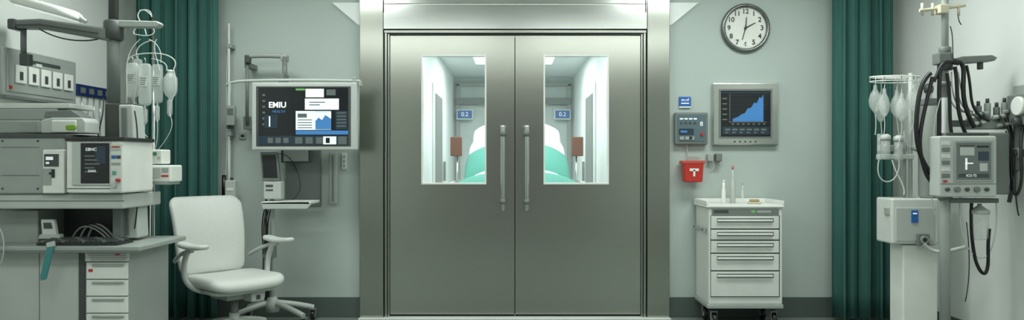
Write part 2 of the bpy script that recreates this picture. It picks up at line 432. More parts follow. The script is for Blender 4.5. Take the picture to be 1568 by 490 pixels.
fbox('box',1084,1093,236,247,5.95,0.05,lg,0.005); fbox('dispenser',1097,1106,235,247,5.93,0.07,mg,0.006)
cyl('nozzle',W(1101,247,5.95),W(1101,253,5.95),0.006,lg)
tube('cable',[W(1088,247,5.96),W(1087,256,5.97),W(1090,262,5.98),W(1094,256,5.98),W(1095,262,5.99)],0.0025,offw)
end()

# drawer cart
begin('medical_drawer_cart',(1.7,-0.22,0))
f=5.6; x0,x1=X(1085,f),X(1198,f); yf=Yd(f); yb=-0.02; zt=Z(318,f); zb=Z(466,f)
box('body',x0,x1,yf,yb,zb,zt,white,0.006)
box('top',x0-0.02,x1+0.01,yf-0.015,yb,zt,zt+0.02,whiteB,0.006)
for s,(a,b) in {'l':(x0-0.02,x0-0.005),'r':(x1-0.005,x1+0.01)}.items(): box('top_lip',a,b,yf-0.015,yb,zt+0.02,zt+0.05,whiteB,0.004)
box('top_lip_back',x0-0.02,x1+0.01,yb-0.012,yb,zt+0.02,zt+0.05,whiteB,0.004)
box('base_skirt',x0-0.012,x1+0.006,yf-0.012,yb,zb-0.03,zb,lg,0.006)
mark('label_strip',1090,1192,320,329,f,mg,0.006); 
mark('label_paper',1093,1115,321.5,326,f,dg,0.008); mark('label_paper',1150,1156,321.5,326,f,scrGr,0.008); mark('label_paper',1159,1180,322,326,f,lg,0.008)
for t,u in ((331,350),(352,367),(369,387),(389,414),(416,454)):
    fbox('drawer_gap',1088,1194,t-1,u+1,f-0.002,0.003,dg)
    fbox('drawer_front',1089,1193,t,u,f-0.012,0.013,white,0.003)
    fbox('drawer_pull',1099,1184,t+5.5,t+8,f-0.034,0.012,whiteB,0.003)
    fbox('pull_channel',1098,1185,t+3,t+9.5,f-0.0145,0.003,mg,0.001)
    for px in (1103,1180): fbox('pull_post',px-1,px+1,t+5.5,t+8,f-0.026,0.016,lg)
box('side_rail',x0-0.03,x0-0.018,yf+0.03,yb-0.03,0.70,0.72,lg)
for yy in (yf+0.06,yb-0.06): box('side_rail_mount',x0-0.03,x0,yy-0.01,yy+0.01,0.70,0.72,lg)
for cx_ in (x0+0.05,x1-0.05):
    for cy_ in (yf+0.05,yb-0.08): caster((cx_,cy_),0.052)
tube('power_cord',[Vector((x1,yb-0.1,0.2)),Vector((x1+0.03,yb-0.06,0.25)),Vector((x1+0.06,yb-0.03,0.15)),Vector((x1+0.04,yb-0.05,0.06))],0.005,blk)
end()
zt2=zt+0.0205
def bottle(name,px,d_,ptop,r,m,capm,neck=0.5,caph=0.012):
    x=X(px,d_); y=Yd(d_); zT=Z(ptop,d_); h=zT-zt2
    begin(name,(x,y,zt2))
    lathe('body',(x,y,zt2),[(r*0.9,0),(r,0.006),(r,h*0.55),(r*neck,h*0.68),(r*neck,h-caph)],m)
    lathe('cap',(x,y,zt2),[(r*neck*1.2,h-caph),(r*neck*1.2,h-0.002),(r*neck*0.7,h)],capm); end()
bottle('antiseptic_bottle',1108,5.8,276,0.016,whiteB,whiteB,0.6)
bottle('spray_bottle',1122,5.85,253,0.021,offw,mat('pink_cap',(190,130,118),0.4),0.35,0.03)
bottle('glass_vial',1137,5.78,280,0.012,clear,lg,0.5)
begin('soap_block',tuple(W(1155,300,5.8)))
xs,ys=X(1155,5.75),Yd(5.75)
cushion('dish',0.10,0.06,0.014,0.028,cream,lambda u,v,n:(xs+u,ys+v,zt2+0.007+n)); cushion('soap',0.075,0.04,0.02,0.018,mat('soap',(170,150,110),0.5),lambda u,v,n:(xs+u,ys+v,zt2+0.024+n)); end()

# ------------------------------------------------------------------ left segment: display arm
begin('ceiling_arm_monitor',tuple(W(465,178,5.6)))
m_=5.55
fbox('case',385,547,126,230,m_,0.05,offw,0.01)
fbox('case_back',420,510,140,215,m_+0.05,0.05,lg,0.015)
fbox('bezel',392,537,132,224,m_-0.004,0.008,dg,0.003)
s_=m_-0.006
fbox('screen',396,533,134,222,s_,0.004,scr)
mark('tab_green',453,467,135.5,138.5,s_,scrGr); mark('win_a',468,496,136,149,s_,scrW); mark('win_a_side',500,514,137,146,s_,scrG)
mark('win_b',467,519,151,168,s_,scrW); mark('win_b_line',474,498,156,157,s_,scrD,0.005); mark('win_b_line2',474,490,160,161,s_,scrD,0.005)
mark('win_c',453,507,170,199,s_,scrW); mark('win_c_side',456,470,174,180,s_,scrG,0.005)
for i in range(4): mark('win_c_text',456,478,183+4*i,184+4*i,s_,scrG,0.005)
prism('graph',[(483,198),(483,171),(507,171),(507,198)],s_-0.007,0.004,scrB)
prism('graph_line',[(483,185),(488,180),(493,184),(498,176),(507,182),(507,171.5),(483,171.5)],s_-0.009,0.003,scrW)
text('title','EMIU',425,161,s_,9,scrW,bold=0.0015); text('subtitle','HEALTH',427,171,s_,4,scrB)
mark('panel_left',398,448,140,205,s_,scr,0.0015)
for i in range(6):
    mark('panel_row',402,406,144+9*i,147+9*i,s_,scrG,0.0025)
mark('chart_box',405,425,176,196,s_,scrD,0.0025); mark('chart_bar',412,414,178,194,s_,scrW,0.004)
mark('toolbar2',453,533,200,206,s_,scrB,0.002)
mark('strip',396,533,208,222,s_,scrD,0.0015)
for i in range(3): mark('thumb',410+12*i,418+12*i,211,219,s_,scrG,0.0025)
for i in range(3): mark('thumb',452+16*i,463+16*i,210,220,s_,scrG,0.0025)
mark('knob_box',495,515,209,221,s_,scrW,0.0025); mark('knob_box_i',499,505,211,219,s_,scr,0.004); mark('knob_box',518,531,209,221,s_,scrG,0.0025)
mark('side_list',514,532,170,198,s_,scrD,0.002)
for i in range(5): mark('side_item',516,530,172+5*i,174+5*i,s_,scrG,0.003)
ptube('top_rail',[(347,130,5.62),(352,127,5.6),(362,124.5,5.58),(385,123,5.57),(470,122,5.57),(552,124,5.57)],0.010,offw)
fbox('rail_end',540,545,118,130,5.56,0.04,lg,0.004); fbox('rail_end2',549,554,124,132,5.56,0.04,lg,0.004)
ptube('side_arm',[(352,128,5.6),(350,150,5.6),(351,162,5.6)],0.012,offw)
ptube('boom',[(378,86,5.8),(400,84,5.8),(432,86,5.8)],0.019,lg)
fbox('boom_cap',374,382,84,96,5.78,0.05,dg,0.006)
cyl('boom_drop',W(436,88,5.75),W(436,124,5.70),0.018,mg); fbox('boom_joint',429,439,83,93,5.74,0.07,lg,0.008)
cyl('boom_post',W(378.5,92,5.82),W(378.5,190,5.82),0.013,mg)
fbox('wall_bracket',372,385,178,198,5.83,0.17,mg,0.006); fbox('wall_bracket_top',374,383,96,104,5.83,0.17,mg,0.005)
box('rear_link',X(436,5.7)-0.02,X(436,5.7)+0.02,Yd(5.60),Yd(5.74),Z(135,5.6),Z(112,5.6),mg,0.005)
end()

begin('wall_infusion_pole',tuple(W(350,260,5.93)))
pd=5.92; px_=X(350.5,pd); py_=Yd(pd)
cyl('pole',(px_,py_,Z(320,pd)),(px_,py_,Z(36,pd)),0.008,whiteB)
cyl('pole_lower',(px_,py_,Z(330,pd)),(px_,py_,Z(215,pd)),0.013,offw)
for py in (70,205,325): fbox('wall_standoff',347,354,py-3,py+3,pd-0.015,0.095,lg,0.003)
fbox('pump_small',346,359,162,192,pd-0.06,0.05,lg,0.006); mark('pump_face',348,357,166,176,pd-0.06,scrG)
fbox('clamp',346,355,192,197,pd-0.03,0.05,dg,0.003)
fbox('holder',344,360,276,308,pd-0.07,0.06,offw,0.008); mark('holder_label',347,357,288,292,pd-0.07,whiteB)
cyl('bottle',W(343,268,pd-0.05),W(343,306,pd-0.05),0.016,blk); cyl('bottle_b',W(355,272,pd-0.05),W(355,282,pd-0.05),0.012,vdg)
ptube('drip_line',[(350,60,pd-.03),(347,110,pd-.03),(346,150,pd-.03),(349,200,pd-.03),(346,250,pd-.03),(346,276,pd-.04)],0.0025,tubeM)
end()
begin('wall_socket_small',tuple(W(374,187,6)))
fbox('plate',366,376,203,213,5.985,0.015,lg,0.003); mark('hole',369,374,206,210,5.985,vdg); end()

begin('rolling_monitor_stand',(X(413,5.65),-0.35,0))
rd=5.65; rx=X(413,rd); ry=Yd(rd)
cyl('post',(rx,ry+0.06,0.1),(rx,ry+0.06,Z(235,rd)),0.017,offw)
cyl('post_second',(rx-0.045,ry+0.06,0.1),(rx-0.045,ry+0.06,Z(300,rd)),0.008,blk)
prism('terminal',[(398,233),(424,233),(428,277),(401,277)],rd-0.04,0.05,mg,0.006)
prism('terminal_screen',[(401,237),(422,237),(425,272),(403,272)],rd-0.045,0.006,vdg,0.002)
fbox('terminal_base',403,430,278,305,rd-0.04,0.09,offw,0.01); mark('slot',407,418,283,286,rd-0.04,dg); mark('slot',407,418,290,292,rd-0.04,dg)
prism('tray',[(400,310),(472,308),(476,313),(470,320),(402,320)],rd-0.12,0.02,offw,0.003)
box('tray_top',X(400,rd-.12),X(475,rd-.12),Yd(rd-0.12),Yd(rd+0.15),Z(313,rd-.12),Z(309,rd-.12),whiteB,0.004)
cyl('mouse',W(462,308,rd-0.05),W(462,312,rd-0.05),0.02,white)
for k in range(4):
    ptube('cable',[(405+3*k,321,rd-.02),(398+3*k,350,rd-.03),(408+2*k,385,rd-.02),(400+4*k,420,rd),(409+k,455,rd)],0.005,blk)
ptube('cable_loop',[(415,238,rd),(430,232,rd+0.05),(445,240,5.92),(460,270,5.93),(462,300,5.9),(440,310,5.8)],0.003,blk)
fbox('junction',401,421,375,395,rd-0.02,0.05,mg,0.006)
for ax,ay in ((-0.24,-0.10),(0.27,-0.14),(0.25,0.2),(-0.24,0.2)):
    tube('leg',[Vector((rx,ry+0.06,0.17)),Vector((rx+ax*0.5,ry+0.06+ay*0.5,0.145)),Vector((rx+ax,ry+0.06+ay,0.095))],0.02,offw)
    caster((rx+ax,ry+0.06+ay),0.036)
lathe('hub',(rx,ry+0.06,0.1),[(0.05,0),(0.05,0.07),(0.03,0.11)],offw)
end()
begin('wall_service_panel',tuple(W(461,270,6)))
fbox('backplate',437,491,228,316,5.975,0.025,mg,0.004)
fbox('dark_monitor',430,476,225,249,5.90,0.03,dg,0.005); fbox('dark_monitor_screen',434,472,229,247,5.897,0.005,lg); fbox('mount',448,460,235,245,5.93,0.05,dg)
end()
begin('wall_grab_rail',tuple(W(510,272,6)))
fbox('rail',503,516,233,313,5.93,0.03,lg,0.012); fbox('rail_groove',508,511,238,308,5.927,0.01,mg,0.002)
for py in (240,305): fbox('rail_mount',506,513,py-3,py+3,5.96,0.04,mg)
end()
begin('light_switch_plate',tuple(W(527,246,6)))
fbox('plate',523,531,234,259,5.99,0.01,wallR,0.003)
for py in (238,245,252): mark('rocker',525.5,528.5,py,py+4,5.99,lg,0.004)
end()

# ------------------------------------------------------------------ office chair
ch=begin('office_chair',(0,0,0)); 
SZ=0.455
def seatw(u,v,n):
    z=SZ-0.035+n-0.03*max(0,(-v-0.15)/0.12)**2*0.6+0.012*(abs(u)/0.27)**2
    return (u,v,z)
cushion('seat',0.54,0.52,0.075,0.10,chairM,seatw,e=0.035)
cushion('seat_pan',0.46,0.44,0.035,0.08,offw,lambda u,v,n:(u,v+0.01,SZ-0.085+n))
def backw(u,v,n):
    t=(v+0.29)/0.58
    y=0.275+0.19*t+0.03*math.cos(t*math.pi*1.3)+0.05*(-(abs(u)/0.27)**2)+0.02
    wd=1.0-0.12*(1-t)**2
    return (u*wd, y+n, SZ+0.26+v*0.96)
cushion('backrest',0.54,0.58,0.065,0.07,chairM,backw,e=0.03)
cushion('backrest_shell',0.47,0.5,0.02,0.07,offw,lambda u,v,n:(backw(u,v,n)[0],backw(u,v,n)[1]+0.04,backw(u,v,n)[2]),e=0.008)
tube('back_bracket',[Vector((0,0.12,SZ-0.10)),Vector((0,0.30,SZ-0.10)),Vector((0,0.40,SZ-0.0)),Vector((0,0.42,SZ+0.15))],0.03,lg)
for s in (-1,1):
    tube('arm_post',[Vector((s*0.20,0.04,SZ-0.09)),Vector((s*0.30,0.06,SZ-0.06)),Vector((s*0.315,0.12,SZ+0.04)),Vector((s*0.315,0.06,SZ+0.17)),Vector((s*0.315,0.0,SZ+0.215))],0.019,offw)
    tube('arm_brace',[Vector((s*0.315,-0.03,SZ+0.20)),Vector((s*0.315,0.12,SZ+0.19)),Vector((s*0.28,0.29,SZ+0.10))],0.014,offw)
    cushion('arm_pad',0.085,0.33,0.032,0.04,chairM,lambda u,v,n,s=s:(s*0.315+u,v-0.04,SZ+0.225+n+0.01*(v/0.14)**2),e=0.014)
box('mechanism',-0.11,0.11,-0.10,0.14,SZ-0.155,SZ-0.10,lg,0.015)
box('control_box',0.03,0.13,-0.17,-0.06,SZ-0.17,SZ-0.105,offw,0.01)
box('control_mark',0.065,0.095,-0.173,-0.17,SZ-0.155,SZ-0.125,dg)
cyl('lever',(0.08,0,SZ-0.12),(0.26,-0.02,SZ-0.13),0.007,lg)
cyl('gas_lift',(0,0,0.12),(0,0,SZ-0.15),0.025,mg); cyl('gas_sleeve',(0,0,0.10),(0,0,0.2),0.035,offw)
for i in range(5):
    a=2*math.pi*i/5+0.35; c_,s2=math.cos(a),math.sin(a)
    tube('leg',[Vector((0.02*c_,0.02*s2,0.145)),Vector((0.17*c_,0.17*s2,0.13)),Vector((0.31*c_,0.31*s2,0.085))],0.022,offw)
    p=(0.31*c_,0.31*s2)
    for o_ in (-0.016,0.016): 
        q=Vector((-s2,c_,0))*o_; t_=Vector((-s2,c_,0))*0.009; cc=Vector((p[0],p[1],0.033))
        cyl('wheel',cc+q-t_,cc+q+t_,0.033,dg,bevel=0.004)
    cyl('wheel_stem',(p[0],p[1],0.03),(p[0],p[1],0.09),0.009,lg)
end()
ch.location=(X(359,5.2),Yd(5.2),0); ch.rotation_euler=(0,0,math.radians(49)); ch.scale=(0.98,0.98,0.97)

# ------------------------------------------------------------------ left: anaesthesia workstation
wf=4.3
begin('anesthesia_workstation',(X(100,wf),Yd(wf),0))
xa=X(-12,wf)
box('lower_cabinet',xa,X(121,wf),Yd(wf),-1.2,0.0,0.715,offw,0.006)
box('cabinet_panel_line',X(60,wf),X(61,wf),Yd(wf)-0.002,Yd(wf),0.0,0.71,mg)
box('drawer_case',X(122,wf),X(197,wf),Yd(wf),-1.2,0.06,0.715,lg,0.004)
box('drawer_plinth',X(124,wf),X(195,wf),Yd(wf)+0.02,-1.22,0.0,0.06,dg)
for t,u in ((402,427),(429,453),(455,479),(481,508),(510,555)):
    fbox('drawer',132,195,t,u,wf-0.012,0.014,whiteB,0.003); fbox('drawer_pull',140,188,t+3,t+5.5,wf-0.026,0.016,lg,0.002)
fbox('paper_tray',130,196,386,400,wf-0.02,0.02,white,0.002)
for i in range(4): mark('paper_edge',134+2*i,193,388+3*i,389+3*i,wf-0.02,lg)
mark('red_tab',136,142,412,416,wf-0.012,red,0.004); mark('red_tab',177,183,388,391,wf-0.02,red,0.004)
box('drawer_dark_side',X(122,wf),X(131,wf),Yd(wf)-0.008,Yd(wf),0.06,0.70,dg)
box('desktop',xa,X(214,4.2),Yd(4.2),-1.2,0.722,0.75,lg,0.006)
box('desktop_edge',xa,X(214,4.2),Yd(4.2)-0.004,Yd(4.2)+0.01,0.715,0.73,mg,0.003)
fbox('riser_left',-12,58,322,380,4.42,0.36,lg,0.008)
fbox('rear_panel',55,185,318,372,4.68,0.04,dg)
fbox('riser_right',172,186,320,372,4.45,0.3,mg,0.004)
fbox('shelf',-12,189,297,320,wf-0.02,0.46,offw,0.01); fbox('shelf_seam',-12,189,307,308.5,wf-0.022,0.01,mg)
prism('column',[(181,160),(203,160),(211,365),(184,365)],4.5,0.14,offw,0.01)
prism('column_face',[(185,165),(193,165),(197,360),(189,360)],4.49,0.012,mg,0.002)
fbox('column_head',160,204,158,214,4.52,0.14,dg,0.01)
prism('probe',[(72,376),(80,371),(82,376),(70,428),(62,430),(61,424)],4.185,0.012,tealP,0.003); prism('probe_handle',[(70,372),(82,369),(83,377),(71,379)],4.183,0.016,offw,0.003)
ptube('side_cable',[(-5,345,4.2),(4,352,4.19),(8,380,4.18),(3,405,4.18),(-6,415,4.2)],0.003,offw)
ptube('column_cable',[(206,170,4.48),(212,200,4.46),(208,235,4.47),(214,300,4.46),(206,350,4.48)],0.004,blk)
ptube('column_cable',[(150,212,4.5),(152,190,4.48),(160,178,4.48),(158,150,4.5)],0.0035,vdg)
end()

begin('ventilator_unit',tuple(W(50,255,4.3)))
v=4.26
fbox('case',-12,99,209,297,v,0.42,lg,0.012); fbox('case_top',-12,101,205,211,v-0.01,0.42,dg,0.004)
fbox('module',65,98,229,296,v-0.02,0.03,whiteB,0.006)
mark('module_display',68,90,236,255,v-0.02,dg,0.004); mark('module_text',71,82,240,245,v-0.02,scrW,0.006); mark('module_text',71,76,248,251,v-0.02,scrW,0.006)
mark('switch',80,84,259,272,v-0.02,vdg,0.008); mark('switch',76,80,264,267,v-0.02,vdg,0.008)
mark('plate',66,79,258,284,v-0.02,lg,0.002)
mark('side_vent',2,60,268,269,v,mg); mark('side_vent',2,60,225,226,v,mg)
screws(v,[(4,216),(58,216),(4,289),(58,289)])
end()
begin('patient_monitor',tuple(W(144,254,4.25)))
v=4.22
fbox('case',101,188,213,296,v,0.36,whiteB,0.012); fbox('case_hood',99,190,210,216,v-0.012,0.36,vdg,0.004)
fbox('bezel',110,169,217,284,v-0.012,0.02,offw,0.005)
fbox('screen',123,167,219,281,v-0.016,0.01,scr,0.004)
text('screen_text','EBNC',140,229,v-0.017,5,scrW); 
for i in range(5): mark('screen_line',130,145+4*(i%3),238+6*i,240+6*i,v-0.016,scrG)
text('screen_text','DAN',141,262,v-0.017,4,scrW); mark('screen_box',146,162,224,250,v-0.016,scrD,0.002)
fbox('keypad',169,186,220,294,v-0.008,0.012,white,0.003)
mark('key_blue',171,178,238,243,v-0.008,blue); mark('key_row',171,185,223,230,v-0.008,offw,0.006); mark('key_red',172,184,224,226,v-0.008,red,0.008)
mark('key_green',172,178,262,268,v-0.008,mat('mint',(90,160,140),0.4)); mark('key_a',179,185,238,243,v-0.008,dg); mark('key_b',171,185,249,253,v-0.008,lg)
cyl('knob_red',W(182,276,v-0.008)+Vector((0,-0.02,0)),W(182,276,v-0.008),0.010,red,n=20); cyl('knob',W(176,284,v-0.008)+Vector((0,-0.02,0)),W(176,284,v-0.008),0.012,offw,n=20)
mark('slot',103,186,288,289.5,v,mg)
end()
begin('label_printer',tuple(W(95,190,4.35)))
prism('body',[(62,204),(62,184),(78,180),(126,180),(131,186),(131,204)],4.33,0.15,offw,0.008)
prism('lid',[(66,180),(70,170),(108,168),(124,178),(124,181)],4.35,0.12,mg,0.006)
fbox('front',78,116,184,203,4.318,0.02,white,0.008)
cushion('lamp',0.06,0.03,0.01,0.012,green,lambda u,v_,n:(X(108,4.31)+u,Yd(4.315)+n,Z(195,4.31)+v_))
end()
begin('supply_shelf_box',tuple(W(30,185,4.45)))
fbox('box',-14,60,184,204,4.45,0.3,lg,0.01)
fbox('upper_tray',-14,108,158,166,4.5,0.25,white,0.006); fbox('upper_tray_body',-14,88,166,184,4.5,0.22,lg,0.008)
end()
begin('computer_keyboard',(X(120,4.3),-1.6,0.75))
xk0,xk1=X(62,4.28),X(186,4.28)
kb=box('tray',xk0,xk1,Yd(4.24),Yd(4.42),0.751,0.765,vdg,0.004)
for r in range(5):
    for c_ in range(15):
        xx=xk0+0.012+c_*(xk1-xk0-0.024)/15; yy=Yd(4.255)+r*0.031
        box('key',xx,xx+(xk1-xk0-0.024)/15*0.82,yy,yy+0.025,0.765,0.774+0.002*r,dg if (c_+r)%4 else mg,0.002)
end()
begin('card_reader',tuple(W(74,348,4.4)))
prism('body',[(62,336),(82,336),(86,360),(64,360)],4.38,0.03,white,0.005); prism('display',[(66,341),(78,341),(80,350),(67,350)],4.376,0.005,dg)
prism('foot',[(60,359),(90,359),(92,366),(58,366)],4.37,0.045,offw,0.004)
end()
begin('cable_bundle_desk',tuple(W(140,350,4.5)))
for k in range(6): ptube('cable',[(110+6*k,366,4.55),(118+6*k,348-2*k,4.52),(135+5*k,344,4.5),(150+4*k,352,4.5),(165+3*k,366,4.52)],0.005,blk if k%2 else offw)
end()

# wall panel on left wall
def lw(name,y0,y1,z0,z1,off,th,m,bevel=0): return box(name,XL+off,XL+off+th,y0,y1,z0,z1,m,bevel)
begin('wall_gas_panel',(XL,-1.1,1.75))
Y0,Y1=-1.50,-0.74
lw('plate',Y0,Y1,1.60,1.885,0,0.03,lg,0.006)
lw('inner',Y0+0.03,Y1-0.04,1.625,1.86,0.03,0.006,lg,0.003)
for i in range(5):
    y=Y0+0.10+0.125*i; lw('gauge',y,y+0.10,1.68,1.79,0.036,0.012,whiteB,0.006); lw('gauge_face',y+0.03,y+0.06,1.70,1.75,0.048,0.003,dg)
lw('top_label',Y0+0.25,Y1-0.2,1.815,1.835,0.036,0.004,dg); lw('tag',Y0+0.3,Y0+0.36,1.80,1.82,0.036,0.006,white)
lw('strip',Y0,Y1,1.585,1.60,0,0.05,mg)
lw('red_spot',Y0+0.05,Y0+0.065,1.64,1.66,0.036,0.01,red)
end()
begin('wall_sign_blue',(XL,-0.47,1.72))
lw('plate',-0.70,-0.22,1.665,1.745,0,0.015,navy,0.003)
for i in range(4): lw('letter',-0.66+0.11*i,-0.60+0.11*i,1.685,1.725,0.015,0.003,scrG)
for i in range(5): cyl('hook',(XL+0.012,-0.64+0.08*i,1.67),(XL+0.012,-0.64+0.08*i,1.45-0.02*i),0.003,steelB,n=8)
end()

# ceiling boom
begin('ceiling_equipment_boom',tuple(W(174,60,4.6)))
b=4.55
cyl('column',W(174,31,b),W(174,158,b+0.02),0.036,mg); cyl('column_up',(W(174,20,b).x,Yd(b),Z(34,b)),(W(174,20,b).x,Yd(b),CZ),0.028,dg)
prism('arm',[(12,30),(60,28),(160,42),(168,50),(168,64),(155,60),(60,43),(12,42)],b-0.05,0.09,mg,0.012)
prism('arm_stripe',[(24,37),(60,36),(150,50),(150,52),(60,39),(24,39.5)],b-0.054,0.006,dg)
lathe('joint',W(174,47,b),[(0.045,-0.06),(0.055,-0.05),(0.055,0.05),(0.045,0.06)],dg)
cyl('drop',W(36,42,b),W(36,84,b),0.016,mg); fbox('drop_foot',29,43,82,100,b-0.03,0.05,dg,0.006)
prism('short_arm',[(158,33),(160,30),(240,32),(245,36),(240,42),(160,41)],b-0.03,0.06,lg,0.01)
fbox('end_cap',10,22,28,44,b-0.06,0.10,dg,0.01)
ptube('arm_cable',[(60,44,b-.05),(85,60,b-.04),(120,66,b-.04),(150,60,b-.05)],0.004,blk)
end()
begin('surgical_lamp',tuple(W(75,10,4.3)))
def lampw(u,v_,n):
    c=W(70,12,4.3); a=math.radians(-15)
    return (c.x+u*math.cos(a)-n*math.sin(-a), c.y+v_, c.z+u*math.sin(a)+n*math.cos(a))
cushion('head',0.40,0.22,0.06,0.10,whiteB,lampw,e=0.03)
def lampw2(u,v_,n): p=lampw(u,v_,n-0.032); return p
cushion('lens',0.34,0.17,0.01,0.08,mat('lamp_lens',(235,240,236),0.4,emit=0.5),lampw2,e=0.004)
cyl('stem',W(60,0,4.3),(W(60,0,4.3).x,Yd(4.3),CZ),0.02,white)
cyl('handle',W(118,24,4.3),W(132,34,4.3),0.012,offw)
end()

# ------------------------------------------------------------------ left IV stand
def bag(px,pt,pb,wpx,d_,lvl=0.5):
    x=X(px,d_); zt_=Z(pt,d_); zb_=Z(pb,d_); w=wpx*d_/F; h=zt_-zb_; y=Yd(d_)
    cushion('bag',w,h,0.03,w*0.3,fluid,lambda u,v_,n:(x+u,y+n*(1.25-abs(v_)/h),zb_+h/2+v_),e=0.013)
    cyl('bag_port',(x,y,zb_+0.004),(x,y,zb_-0.03),0.005,offw,n=12)
    box('bag_label',x-w*0.3,x+w*0.3,y-0.021,y-0.018,zb_+h*0.45,zb_+h*0.7,offw)
    for k in range(4): box('bag_print',x-w*0.25,x+w*(0.1+0.04*k),y-0.0225,y-0.021,zb_+h*(0.49+0.05*k),zb_+h*(0.505+0.05*k),mg)
    tube('bag_hook',[Vector((x,y,zt_-0.004)),Vector((x+0.01,y,zt_+0.02)),Vector((x-0.004,y,zt_+0.035))],0.0025,steelB)
def drip(px,pt,pb,d_,rpx=4):
    r=rpx*d_/F; z1=Z(pt,d_); z0=Z(pb,d_); lathe('drip_chamber',(X(px,d_),Yd(d_),z0),[(r*.3,-0.02),(r,0),(r,z1-z0),(r*.4,z1-z0+.01)],clear,16)
iv=5.1
begin('iv_drip_stand',(X(232,iv),Yd(iv),0))
xp=X(232,iv); yp=Yd(iv)
cyl('pole',(xp,yp+0.03,0.05),(xp,yp+0.03,Z(22,iv)),0.009,steelB)
for i in range(5):
    a=2*math.pi*i/5; e=Vector((xp+0.16*math.cos(a),yp+0.03+0.16*math.sin(a),0.05)); cyl('leg',(xp,yp+0.03,0.1),e,0.012,lg); lathe('wheel',(e.x,e.y,0.025),[(0.025,-0.01),(0.025,0.01)],blk,16,'X')
ptube('hook_top',[(232,24,iv),(222,12,iv),(210,18,iv),(211,30,iv),(222,40,iv),(224,54,iv)],0.004,offw)
ptube('hook_top_r',[(232,26,iv),(232,14,iv),(224,14,iv),(214,16,iv)],0.0035,offw)
ptube('ring_upper',[(205,52,iv),(203,43,iv),(222,40,iv),(238,44,iv),(236,54,iv),(222,56,iv),(205,52,iv)],0.0035,offw)
ptube('arm_bags',[(196,92,iv),(200,84,iv),(232,80,iv),(262,84,iv),(272,96,iv),(266,106,iv)],0.0045,offw)
ptube('arm_bags_2',[(232,62,iv),(208,68,iv),(205,82,iv),(212,92,iv)],0.0035,offw)
ptube('arm_bags_3',[(232,90,iv),(248,92,iv),(258,98,iv),(255,108,iv)],0.0035,offw)
bag(203,96,150,20,iv-.02); bag(222,97,162,20,iv-.06); bag(241,98,158,17,iv+.02); bag(211,90,140,14,iv+.08)
xb=X(261,iv); zb=Z(150,iv)
lathe('bottle',(xb,yp,zb),[(0.008,-0.02),(0.014,0),(0.034,0.02),(0.044,0.05),(0.044,0.13),(0.028,0.155),(0.018,0.17)],fluid)
lathe('bottle_cap',(xb,yp,zb),[(0.02,0.165),(0.02,0.185)],offw)
drip(260,154,174,iv,4); drip(222,168,186,iv-.05,4); drip(241,164,182,iv,3.5); drip(206,158,178,iv,3.5)
for k,p in enumerate([[(203,158),(205,190),(214,215),(216,232)],[(222,190),(219,205),(225,222),(224,232)],[(241,184),(243,215),(236,232)],[(260,176),(262,180),(268,195),(250,220),(240,232)],
    [(226,282),(222,310),(228,340),(220,365),(232,375)],[(232,365),(226,390),(228,415),(222,430),(216,425)],[(245,108),(240,90),(232,70),(240,60)],[(214,120),(198,160),(205,200),(212,232)],
    [(238,162),(232,190),(240,210),(230,228)],[(228,60),(250,70),(246,96)],[(266,106),(272,130),(266,150),(256,170),(262,178)],[(215,60),(196,75),(192,110),(196,160),(190,190)],[(222,162),(212,180),(214,200),(226,210)]]):
    ptube('line',[(a,b_,iv-0.05) for a,b_ in p],0.0026,tubeM)
ptube('line_thick',[(234,283,iv-.05),(228,300,iv-.05),(231,345,iv-.05),(229,380,iv-.05)],0.004,whiteB)
end()
begin('infusion_pump',tuple(W(235,260,4.7)))
v=4.66
fbox('upper_case',209,248,229,251,v,0.12,whiteB,0.008); mark('upper_screen',213,231,233,247,v,scrD); mark('upper_tag',234,240,233,238,v,mat('tag_g',(70,130,90),0.4)); mark('upper_tag',241,246,240,244,v,offw)
fbox('lower_case',208,262,253,279,v-0.03,0.16,whiteB,0.01); mark('red_bar',211,229,265,268,v-0.03,red); mark('display',212,230,256,263,v-0.03,dg); mark('red_bar',247,258,268,271,v-0.03,red); mark('panel',233,246,257,272,v-0.03,offw,0.005)
mark('key',248,258,257,264,v-0.03,lg,0.005)
fbox('foot',206,258,279,283,v-0.03,0.16,lg,0.004); fbox('side_clamp',200,210,240,276,v+0.02,0.08,mg,0.006)
end()

# ------------------------------------------------------------------ right side equipment
q=4.6
begin('medical_equipment_column',(X(1447,q),Yd(q),0))
xq=X(1447,q); yq=Yd(q)
cyl('pole',(xq,yq,0.03),(xq,yq,Z(150,q)),0.030,lg); cyl('pole_upper',(xq,yq,Z(150,q)),(xq,yq,CZ),0.020,lg)
lathe('base',(xq,yq,0),[(0.28,0.0),(0.28,0.02),(0.1,0.05),(0.04,0.06)],mg)
for t,u,r in ((72,82,.034),(96,108,.042),(125,132,.036),(300,306,.04)): lathe('collar',(xq,yq,0),[(r*.9,Z(u,q)),(r,Z(u-1,q)),(r,Z(t+1,q)),(r*.9,Z(t,q))],dg if t==96 else mg)
ptube('hanger_bar',[(1408,16,q),(1430,14,q),(1455,12,q),(1478,8,q)],0.010,cream)
for px in (1412,1428,1468): cyl('hanger_knob',W(px,24,q),W(px,5,q),0.008,cream)
fbox('hanger_block',1440,1454,6,20,q-0.04,0.07,cream,0.006)
ptube('hanger_wire',[(1468,10,q),(1465,30,q),(1472,38,q)],0.003,vdg)
prism('side_arm',[(1463,90),(1475,86),(1520,84),(1528,88),(1524,93),(1490,96),(1472,97)],q-0.03,0.08,mg,0.006)
cyl('side_arm_link',W(1447,96,q),W(1470,92,q),0.015,mg); fbox('side_arm_tip',1500,1506,92,106,q,0.03,dg,0.003)
fbox('clamp_block',1438,1460,80,98,q-0.04,0.08,mg,0.008)
fbox('rear_cylinder_mount',1420,1446,150,160,q+0.02,0.12,mg,0.005)
